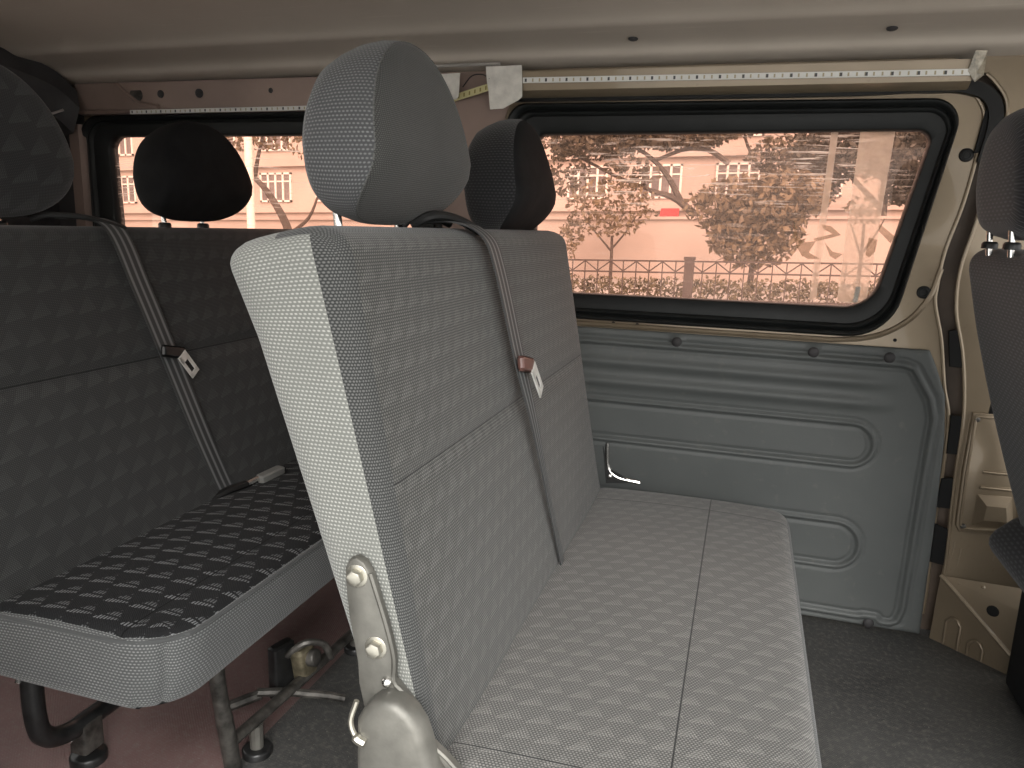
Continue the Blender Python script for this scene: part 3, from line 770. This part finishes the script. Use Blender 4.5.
# cushion piping at the near end
# hinge bracket on the near side
br = [(-.366, .572), (-.363, .536), (-.353, .48), (-.352, .457), (-.346, .430), (-.345, .34), (-.25, .30), (-.232, .375), (-.252, .393), (-.269, .406), (-.274, .422), (-.284, .441), (-.301, .458), (-.311, .468), (-.311, .495), (-.320, .531), (-.332, .568), (-.337, .583), (-.344, .594), (-.353, .598), (-.361, .594), (-.366, .584)]
mb = MB(); mb.prism(br, .653, .643, lambda a, b, d: (a, d, b), .003)
bk = mb.build('hinge_bracket', M['steel'], FB, True, 30)
MB().tube(smoothpath([(a, .644, b) for a, b in br[7:18]], 3), .0028, 6).build('bracket_edge', M['steel'], bk)
for x, z in ((-.352, .578), (-.331, .502)):
    q = MB().cyl((x, .645, z), (0, -1, 0), .0125, .0025, 22, .001).build('washer', M['steel_bolt'], bk)
    MB().cyl((x, .6425, z), (0, -1, 0), .0088, .008, 6, .0015).build('bolt', M['steel_bolt'], bk, True, 30)
cv = [(-.343, .43), (-.334, .446), (-.324, .456), (-.310, .461), (-.296, .459), (-.282, .450), (-.272, .437), (-.265, .418), (-.258, .39), (-.235, .36), (-.225, .25), (-.345, .24)]
mb = MB(); mb.prism(cv, .643, .617, lambda a, b, d: (a, d, b), .009)
rc = mb.build('recliner_cover', M['steel'], FB, True, 40)
MB().tube(smoothpath([(-.342, .622, .452), (-.347, .618, .43), (-.340, .616, .415), (-.330, .616, .41)], 5), [.003]*10+[.0055]*6, 8).build('spring_end', M['steel_bolt'], rc)
MB().dome((-.318, .643, .466), (0, -1, .3), .006, .006, 12).build('rivet', M['chrome'], bk)
# far end lever
fl = MB().tube(smoothpath([(-.262, 1.618, .470), (-.258, 1.622, .415), (-.235, 1.622, .392), (-.185, 1.622, .385)], 5), .005, 8).build('recliner_lever', M['chrome'], FB)
mb = MB(); mb.prism([(-.272, .46), (-.255, .41), (-.20, .384), (-.26, .376)], 1.618, 1.624, lambda a, b, d: (a, d, b)); mb.build('lever_plate', M['black_plastic'], fl, False)
MB().dome((-.253, 1.617, .393), (0, -1, 0), .006, .003, 12).build('rivet', M['chrome'], fl)
# seat belt
Y_ = Vector((0, 1, 0))
pts = smoothpath([(-.455, 1.025, .928), (-.405, 1.03, .932), (-.368, 1.038, .915), (-.352, 1.048, .868), (-.324, 1.066, .735), (-.305, 1.090, .64), (-.285, 1.130, .51), (-.270, 1.175, .40), (-.262, 1.188, .365)], 6)
wd, nm = [], []
for i, p in enumerate(pts):
    t = i/(len(pts)-1); w = lerp(.0235, .0095, max(0, min(1, (t-.52)/.2)))
    wd.append(Y_*w); nm.append((.25, 0, 1) if i < 10 else (1, 0, .18))
bl = strip_mesh('seat_belt', [p+Vector((.004+.009*math.sin(PI*i/(len(pts)-1)), 0, .002)) for i, p in enumerate(pts)], wd, nm, M['belt'], FB, .0022)
def tongue(parent, c, mat_bar=M['black_plastic']):
    c = Vector(c); up = Vector((-.17, 0, 1)).normalized(); out = Vector((1, 0, .17)).normalized()
    dn = (-up*.80+Y_*.52).normalized(); sd = dn.cross(out)
    b = MB().obox(c, Y_*.94+up*(-.22), out, (up+Y_*.23), .030, .006, .011, .004).build('tongue_grip', mat_bar, parent)
    mb = MB(); o0 = c+dn*.012+Y_*.008+out*.006
    for s_ in (-1, 1): mb.obox(o0+dn*.022+sd*s_*.0095, dn, sd, out, .024, .0035, .0012)
    mb.obox(o0+dn*.043, dn, sd, out, .0045, .013, .0012); mb.obox(o0+dn*.004, dn, sd, out, .008, .013, .0012)
    mb.build('tongue', M['tongue'], b, False)
    return b
tg = tongue(bl, (-.300, 1.068, .732), plain('reddish belt grip', (.12, .06, .05), .4, var=.2))
gd = MB().tube(smoothpath([(-.44, .965, .928), (-.42, .975, .941), (-.405, 1.0, .943), (-.392, 1.035, .936), (-.375, 1.062, .922)], 5), .0065, 8).tube(smoothpath([(-.45, .955, .926), (-.44, .975, .943), (-.435, 1.02, .945), (-.42, 1.055, .932)], 5), .006, 8).build('belt_guide', M['black_plastic'], FB)
# under frame and legs of the front bench
MB().box(-.28, .11, .69, 1.60, .19, .237).build('frame', M['black_metal'], FB, False)
for y in (.74, 1.54):
    for x in (-.24, .06): MB().tube([(x, y, .20), (x, y, .0)], .017, 12).build('leg', M['black_metal'], FB)

# ------------------------------------------------------------------ rear bench
RB = empty('bench_seat', (-.85, 1.25, 0), label='rear bench seat in dark cloth with tube legs on the maroon mat', cat='bench seat', group='bench seats in the cabin')
def rear_mat(p, ax):
    if ax == (0, 1): return 0
    return 1 if ax[0] == 1 else 0
slab('backrest', (0, .11, .735, 1.83, .345, .912), .028, .0125, back_deform(.345, .912, -.985, -1.115, .08, .12, 1.28, .545),
     [M['rear_cloth'], M['rear_coarse']], rear_mat, RB)
def rc_def(p):
    if p.z > .31:
        u = (p.x+1.02)/.33; p.z += (.006*math.sin(PI*max(0, min(1, u)))-.012*max(0, (.35-u))-.006)*(p.z-.31)/.07
    else: p.x -= .012*(.31-p.z)/.05 if p.x > -.75 else 0
    if p.z > .36 and abs(p.x+.765) < .012: p.z -= .003*(1-abs(p.x+.765)/.012)
    return p
slab('cushion', (-1.03, -.684, .738, 1.84, .258, .382), .024, .011, rc_def, [M['rear_cushion'], M['rear_coarse']], lambda p, ax: 0 if ax[0] == 2 else 1, RB, R={(1, -1): .085, (1, 1): .06})
MB().tube(smoothpath([(-1.0, .741, .365), (-.80, .741, .366), (-.735, .752, .366), (-.70, .785, .366), (-.688, .85, .367), (-.687, 1.3, .367), (-.687, 1.8, .367)], 6), .0035, 8).build('piping', M['rear_coarse'], RB)
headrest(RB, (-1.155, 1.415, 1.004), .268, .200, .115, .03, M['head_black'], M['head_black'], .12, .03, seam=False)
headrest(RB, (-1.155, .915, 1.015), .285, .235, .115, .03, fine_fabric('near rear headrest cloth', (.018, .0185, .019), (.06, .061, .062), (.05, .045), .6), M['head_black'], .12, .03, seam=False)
pts = smoothpath([(-1.19, 1.105, .918), (-1.145, 1.115, .920), (-1.112, 1.130, .900), (-1.085, 1.150, .80), (-1.058, 1.178, .68), (-1.022, 1.220, .51), (-.996, 1.258, .385)], 6)
bl2 = strip_mesh('seat_belt', [p+Vector((.006+.010*math.sin(PI*min(1, i/(len(pts)-1)*1.02)), 0, .002)) for i, p in enumerate(pts)], [Y_*.0235]*len(pts), [(.25, 0, 1)]*8+[(1, 0, .2)]*(len(pts)-8), M['belt'], RB, .0022)
tongue(bl2, (-1.030, 1.180, .678))
MB().tube(smoothpath([(-1.17, 1.02, .918), (-1.15, 1.04, .927), (-1.12, 1.09, .924), (-1.10, 1.155, .906)], 6), .005, 8).build('belt_guide', M['black_plastic'], RB)
mb = MB(); mb.tube(smoothpath([(-1.0, 1.20, .368), (-.985, 1.25, .380), (-.97, 1.30, .383)], 5), .011, 8, .7)
bs = mb.build('buckle_stalk', M['black_plastic'], RB)
MB().obox((-.955, 1.365, .386), (.12, 1, .05), (1, -.12, 0), (0, -.05, 1), .036, .012, .009, .003).build('buckle', M['grey_plastic'], bs)
MB().tube([(-.968, 1.30, .383), (-.964, 1.332, .385)], .008, 10).build('buckle_neck', M['chrome'], bs)
for y in (.80, .92, 1.05, 1.18): MB().tube([(-.972, y, .367), (-.968, y+.012, .372), (-.972, y+.024, .367)], .0035, 6).build('hook', M['black_plastic'], RB)
# tubes below
MB().box(-1.0, -.76, .86, 1.80, .235, .262).build('frame', M['black_metal'], RB, False)
lt = MB().tube(smoothpath([(-1.02, .815, .25), (-1.02, .815, .14), (-1.02, .83, .098), (-1.02, .87, .078), (-1.02, .94, .076), (-1.02, 1.3, .076), (-1.02, 1.75, .076)], 6), .0165, 12).build('tube_leg', M['black_metal'], RB)
ft = MB().obox((-1.02, .905, .052), (1, 0, 0), (0, 1, 0), (0, 0, 1), .018, .022, .030, .004).build('foot_clamp', M['worn_metal'], lt)
MB().cyl((-1.02, .905, 0), (0, 0, 1), .030, .016, 18, .004).build('foot_pad', M['black_metal'], lt)
MB().dome((-1.035, .886, .05), (-.3, -1, 0), .008, .006, 8).build('bolt', M['chrome'], lt)
MB().tube([(-1.03, .815, .235), (-1.03, .80, .21)], .005, 8).build('bolt', M['chrome'], lt)
fl_ = MB().tube(smoothpath([(-.745, .905, .255), (-.75, .915, .19), (-.757, .940, .08), (-.762, .957, .0)], 5), [.0125]*8+[.014]*8, 12).build('front_leg', M['worn_metal'], RB)
rl = MB().tube([(-.762, .95, .065), (-.75, 1.15, .065), (-.74, 1.36, .066), (-.735, 1.75, .066)], .0115, 12, .8).build('floor_rail', M['worn_metal'], RB)
for y in (1.015, 1.375):
    MB().cyl((-.757, y, 0), (0, 0, 1), .026, .014, 20, .004).build('foot_pad', M['black_metal'], rl)
    MB().tube([(-.757, y, .012), (-.757, y, .058)], .012, 10).build('foot_stem', M['steel'], rl)
lk = MB().obox((-.79, 1.145, .082), (.25, 1, 0), (1, -.25, 0), (0, 0, 1), .026, .012, .055, .004).build('latch', M['black_metal'], RB)
MB().obox((-.755, 1.165, .095), (.1, 1, .2), (1, -.1, 0), (0, -.2, 1), .022, .016, .035, .006).build('latch_catch', M['brass'], lk)
MB().cyl((-.74, 1.165, .105), (1, 0, .2), .017, .016, 14, .003).build('latch_roller', M['worn_metal'], lk)
MB().tube(smoothpath([(-.775, 1.14, .115), (-.745, 1.155, .140), (-.72, 1.18, .13), (-.715, 1.20, .09)], 5), .007, 8).build('latch_spring', M['worn_metal'], lk)
MB().tube([(-.80, 1.08, .07), (-.76, 1.11, .062), (-.695, 1.155, .040), (-.67, 1.17, .03)], .008, 8).build('release_lever', M['worn_metal'], lk)
MB().tube([(-.84, 1.04, .055), (-.80, 1.09, .06)], .010, 8).build('pivot', M['worn_metal'], lk)

# ------------------------------------------------------------------ driver seat at the right edge
DS = empty('driver_seat', (.70, 1.47, 0), label='dark cloth driver seat seen from behind by the gold pillar', cat='car seat')
def ds_def(p):
    t = (p.z-.30)/.62; xr_ = lerp(.602, .397, t)
    x = xr_+p.x
    if p.x < .06: x -= .010*math.sin(PI*max(0, min(1, t)))*(1-p.x/.06)
    w = 1-.10*max(0, t-.75)/.25
    return Vector((x, 1.47+(p.y-1.47)*w, p.z))
slab('backrest', (0, .13, 1.22, 1.735, .30, .92), .045, .014, ds_def, [M['front_seat'], M['front_seat_plain']], lambda p, ax: 0, DS)
h = headrest(DS, (.432, 1.475, 1.022), .285, .21, .11, .03, M['front_seat'], M['front_seat'], .12, .03, seam=False)
slab('lower_trim', (.532, .72, 1.22, 1.735, .285, .385), .014, .014, lambda p: Vector((p.x+.55*max(0, .315-p.z)+1.0*max(0, p.z-.335), p.y, p.z)), [M['front_seat']], lambda p, ax: 0, DS)
slab('cushion', (.62, 1.10, 1.20, 1.74, .26, .40), .04, .02, lambda p: p, [M['front_seat']], lambda p, ax: 0, DS)
MB().obox((.80, 1.47, .13), (1, 0, 0), (0, 1, 0), (0, 0, 1), .20, .26, .13, .02).build('pedestal', M['front_seat_plain'], DS)
mb = MB(); mb.prism([(.517, .668), (.540, .69), (.575, .60), (.548, .581), (.511, .579)], 1.775, 1.782, lambda a, b, d: (a, d, b)); mb.build('belt_anchor', M['black_plastic'], DS, False)

# ------------------------------------------------------------------ the street beyond the glass
TL = .028                                   # the road camber leaves the van leaning a little
def og(p): return (p[0], p[1], p[2]+TL*p[0])
def ob(mb, name, mat, parent=None, smooth=False, **k):
    mb.v = [og(p) for p in mb.v]
    return mb.build(name, mat, parent, smooth, 40, **k)
G0 = -.55
ob(MB().box(-70, 40, -.4, 12.5, G0-.2, G0-.06), 'road', M['road'], kind='structure')
ob(MB().box(-70, 40, -60, -.4, G0-.2, G0), 'pavement', M['bounce_concrete'], kind='structure')  # unseen ground behind the camera, made pale to bounce light onto the ceiling
ob(MB().box(-70, 40, 12.5, 60, G0-.2, G0), 'ground', M['pavement'], kind='structure')
# iron fence, panels between posts
fe = empty('street_fence', og((-1.2, 17, G0)), label='dark iron railing with crossed top panels along the far pavement', cat='fence')
FY = 17.0; zt = .385; z2 = .14
for x0, x1 in ((-9.2, -5.2), (-5.2, -1.2), (-1.2, 2.78), (2.78, 6.8)):
    mb = MB()
    mb.box(x0, x1, FY-.02, FY+.02, zt-.035, zt).box(x0, x1, FY-.02, FY+.02, z2-.035, z2).box(x0, x1, FY-.02, FY+.02, G0+.08, G0+.11)
    k = 14; dx = (x1-x0)/k
    for i in range(k+1): mb.box(x0+i*dx-.012, x0+i*dx+.012, FY-.012, FY+.012, G0+.02, zt)
    for i in range(k):
        a, b = (x0+i*dx, zt-.03), (x0+(i+1)*dx, z2)
        if i % 2: a, b = (x0+i*dx, z2), (x0+(i+1)*dx, zt-.03)
        mb.tube([(a[0], FY, a[1]), (b[0], FY, b[1])], .014, 5)
    ob(mb, 'fence_panel', M['fence'], fe)
for x in (-5.2, -1.2, 2.78):
    mb = MB().box(x-.10, x+.10, FY-.10, FY+.10, G0, zt+.02).box(x-.12, x+.12, FY-.12, FY+.12, zt+.02, zt+.08)
    ob(mb, 'fence_post', M['fence'], fe)
def leaves(mb, c, rad, n, size, flat=1.):
    for _ in range(n):
        while True:
            p = Vector((random.uniform(-1, 1), random.uniform(-1, 1), random.uniform(-1, 1)))
            if p.length <= 1: break
        p = Vector((c[0]+p.x*rad[0], c[1]+p.y*rad[1], c[2]+p.z*rad[2]))
        a = Vector((random.gauss(0, 1), random.gauss(0, 1), random.gauss(0, 1)*flat)).normalized(); b = a.orthogonal().normalized()
        b = (Matrix.Rotation(random.uniform(0, 6.28), 3, a) @ b)*size*random.uniform(.6, 1.3); a = a*size*random.uniform(.4, .8)
        mb.add([p-b, p-a*.8, p+b, p+a*.8], [[0, 1, 2, 3]])
    return mb
mb = MB()
for i in range(70): leaves(mb, (-10.5+i*.26, 18.1, -.30+random.uniform(-.05, .05)), (.3, .5, .28), 110, .06)
ob(mb, 'hedge', M['hedge'], label='low clipped hedge behind the iron railing', cat='hedge', kind='stuff')
wl = MB().box(-46, 14, 26, 26.3, G0, 1.43).box(-46, 14, 25.9, 26.4, 1.43, 1.52)
ob(wl, 'boundary_wall', M['street_wall'], label='plain pale rendered wall across the street below the building', cat='wall')
# building with rows of white framed windows
bd_ = empty('building', og((-20, 36, G0)), label='pale building with white framed windows rising behind the wall', cat='building')
ob(MB().box(-50, 10, 36, 40, G0, 12).box(-50, 10, 35.8, 36, 2.0, 2.25).box(-50, 10, 35.75, 36, 4.35, 4.75), 'facade', M['facade'], bd_)
for zr in (2.55, 5.15):
    for i in range(17):
        x = -48.6+i*3.35; w_, h_ = 1.9, 1.5
        mb = MB().box(x, x+w_, 35.9, 36.02, zr, zr+.09).box(x, x+w_, 35.9, 36.02, zr+h_-.09, zr+h_).box(x, x+w_, 35.92, 36.02, zr+h_*.68, zr+h_*.68+.07)
        for q in range(5): mb.box(x+q*(w_-.1)/4, x+q*(w_-.1)/4+.1, 35.9, 36.02, zr, zr+h_)
        fr = ob(mb, 'window', M['win_frame'], bd_)
        ob(MB().box(x+.03, x+w_-.03, 35.96, 36.01, zr+.03, zr+h_-.03), 'pane', M['win_pane'], fr)
mb = MB(); mb.prism([(35.7, 2.1), (34.7, 1.52), (34.7, 1.42), (35.7, 1.42)], -3.95, -3.15, lambda a, b, d: (d, a, b))
ob(mb, 'awning', M['red'], label='small bright red awning at the foot of the building', cat='awning')
def tree(trunks, crowns, mat, lab, size, group='street trees', name='tree'):
    b = trunks[0][0][0]
    t = empty(name, og(b), label=lab, cat='tree')
    mb = MB()
    for pts, r0, r1 in trunks:
        p = smoothpath(pts, 4); mb.tube(p, [lerp(r0, r1, i/(len(p)-1)) for i in range(len(p))], 7)
    ob(mb, 'trunk', M['bark'], t, True)
    mb = MB()
    for c, r, n in crowns: leaves(mb, c, r, n, size)
    ob(mb, 'crown', mat, t)
    return t
tree([([(-1.3, 27.6, G0), (-1.7, 27.6, 1.2), (-2.5, 27.6, 2.1), (-3.5, 27.6, 2.45)], .2, .08), ([(-2.4, 27.6, 2.05), (-2.9, 27.6, 2.9), (-3.6, 27.6, 3.6), (-4.6, 27.6, 4.2)], .12, .05),
      ([(-3.3, 27.6, 2.4), (-4.6, 27.6, 2.9), (-5.8, 27.6, 3.5), (-7., 27.6, 4.1)], .07, .04), ([(-3.4, 27.6, 3.45), (-2.4, 27.6, 3.8), (-1.6, 27.6, 3.75), (-.9, 27.6, 3.3)], .06, .1)],
     [((-5.4, 27.6, 4.3), (2.2, 1.2, .8), 2200), ((-2.5, 27.6, 4.4), (2.0, 1.2, .65), 1900), ((-6.5, 27.4, 3.1), (1.0, .8, .8), 260), ((-4.2, 27.4, 3.0), (1.1, .8, .6), 200)],
     M['leaf_b'], 'spreading tree with dark leaning trunk in front of the white framed windows', .13)
tree([([(.1, 21.5, G0), (.12, 21.5, .6), (.05, 21.5, 1.6)], .09, .04), ([(.12, 21.5, .5), (.5, 21.5, 1.1), (.8, 21.5, 1.6)], .05, .02)],
     [((.1, 21.4, 1.05), (1.3, .9, 1.0), 1700), ((-.2, 21.4, 1.7), (1.6, .9, .8), 1300), ((.8, 21.4, 1.9), (1.1, .8, .7), 800)], M['leaf_a'], 'round bushy olive green tree standing before the plain wall', .12)
tree([([(-4.1, 24, G0), (-4.1, 24, .3), (-4.12, 24, .9)], .06, .04), ([(-4.1, 24, .4), (-4.6, 24, .95), (-5.0, 24, 1.4)], .035, .015), ([(-4.1, 24, .5), (-3.7, 24, 1.0), (-3.4, 24, 1.5)], .035, .015)],
     [((-4.2, 24, 1.75), (1.5, .8, .9), 700), ((-5.4, 24, .9), (.4, .4, .7), 160)], M['leaf_a'], 'thin sapling with sparse leaves before the pale wall', .10)
tree([([(2.5, 19.5, G0), (2.5, 19.5, .6), (2.48, 19.5, 1.2)], .05, .03), ([(2.5, 19.5, .5), (2.75, 19.5, .95), (2.9, 19.5, 1.3)], .03, .012), ([(2.5, 19.5, .45), (2.3, 19.5, .95), (2.2, 19.5, 1.2)], .03, .012)],
     [((2.5, 19.5, 1.5), (.5, .4, .35), 90)], M['leaf_b'], 'slim young tree behind the last fence post', .08)
tree([([(4.2, 29, G0), (4.2, 29, 2.0), (4.1, 29, 3.6)], .2, .1), ([(4.2, 29, 1.8), (3.2, 29, 2.8), (2.4, 29, 3.6)], .1, .05)],
     [((3.2, 29, 3.9), (2.2, 1.5, 1.2), 2800), ((5.4, 29, 3.6), (1.7, 1.4, 1.3), 2200), ((2.0, 28.8, 2.5), (.8, .7, .8), 520), ((4.9, 28.8, 2.4), (.9, .7, .5), 420)], M['leaf_c'], 'dark leafy tree showing above the wall beside the pillar', .14)
tree([([(.5, 33, G0), (.5, 33, 2.6), (.3, 33, 4.8)], .16, .08), ([(.5, 33, 2.6), (1.2, 33, 4.0), (1.8, 33, 5.2)], .08, .04), ([(.4, 33, 3.2), (-.4, 33, 4.4), (-.7, 33, 5.4)], .08, .04)],
     [((1.2, 33, 4.0), (1.7, 1.2, .9), 900), ((-1.0, 33, 5.2), (1.3, 1., .5), 300)], M['leaf_b'], 'half bare tree with forked branches above the bushy tree', .14)
tree([([(-13.6, 21, G0), (-13.7, 21, .9), (-14.3, 21, 2.0), (-15.0, 21, 2.7), (-16.3, 21, 3.5)], .16, .05), ([(-14.9, 21, 2.55), (-14.75, 21, 3.2), (-14.5, 21, 4.0)], .08, .04), ([(-13.7, 21, .9), (-13.0, 21, 1.4), (-12.6, 21, 2.2)], .07, .03)],
     [((-15, 21, 4.0), (1.9, 1.2, .6), 500), ((-12.4, 21, 3.6), (1.2, 1., .6), 200)], M['leaf_a'], 'forked tree seen between the two rear headrests', .11)
mb = MB().cyl((-10.05, 14, G0), (0, 0, 1), .085, 7, 14)
ob(mb, 'street_pole', M['pole'], None, True, label='pale upright street pole seen beside the rear headrest', cat='pole')

# ------------------------------------------------------------------ light and camera
W = bpy.data.worlds.new('overcast sky'); S.world = W; W.use_nodes = True
nt = W.node_tree; nt.nodes.clear()
o = nt.nodes.new('ShaderNodeOutputWorld'); bg = nt.nodes.new('ShaderNodeBackground')
tc = nt.nodes.new('ShaderNodeTexCoord'); sp_ = nt.nodes.new('ShaderNodeSeparateXYZ'); mr = nt.nodes.new('ShaderNodeMapRange'); cr = nt.nodes.new('ShaderNodeValToRGB')
nt.links.new(tc.outputs['Generated'], sp_.inputs[0]); nt.links.new(sp_.outputs[2], mr.inputs[0])
mr.inputs[1].default_value = -.2; mr.inputs[2].default_value = .8
cr.color_ramp.elements[0].position = 0; cr.color_ramp.elements[0].color = c4(.85, .80, .74)
cr.color_ramp.elements[1].position = 1; cr.color_ramp.elements[1].color = c4(.92, .97, 1.0)
e = cr.color_ramp.elements.new(.25); e.color = c4(1, .97, .93)
nt.links.new(mr.outputs[0], cr.inputs[0]); nt.links.new(cr.outputs[0], bg.inputs[0]); bg.inputs[1].default_value = 1.0
nt.links.new(bg.outputs[0], o.inputs[0])
sl = bpy.data.lights.new('sun', 'SUN'); sl.energy = 2.2; sl.angle = math.radians(50); sl.color = (1, .98, .95)
so = bpy.data.objects.new('sun', sl); COL.objects.link(so)
so.rotation_euler = Vector((-.28, .80, -.62)).to_track_quat('-Z', 'Y').to_euler()

cam = bpy.data.cameras.new('camera'); co = bpy.data.objects.new('camera', cam); COL.objects.link(co)
cam.sensor_fit = 'HORIZONTAL'; cam.sensor_width = 36; cam.lens = 760/1024*36; cam.clip_start = .02; cam.clip_end = 300
r = Vector((.9549, .2940, .0310)); d = Vector((.0877, -.1836, -.9791)); fw = Vector((-.2822, .9382, -.2015))
r = r.normalized(); fw = (fw-r*fw.dot(r)).normalized(); up = r.cross(fw)
co.matrix_world = Matrix(((r.x, up.x, -fw.x, 0), (r.y, up.y, -fw.y, 0), (r.z, up.z, -fw.z, .93), (0, 0, 0, 1)))
S.camera = co
S.view_settings.view_transform = 'Standard'; S.view_settings.look = 'None'; S.view_settings.gamma = 1
S.view_settings.use_curve_mapping = False; S.view_settings.exposure = 1.28
S.cycles.max_bounces = 10; S.cycles.diffuse_bounces = 6; S.cycles.transparent_max_bounces = 12
S.cycles.sample_clamp_indirect = 6
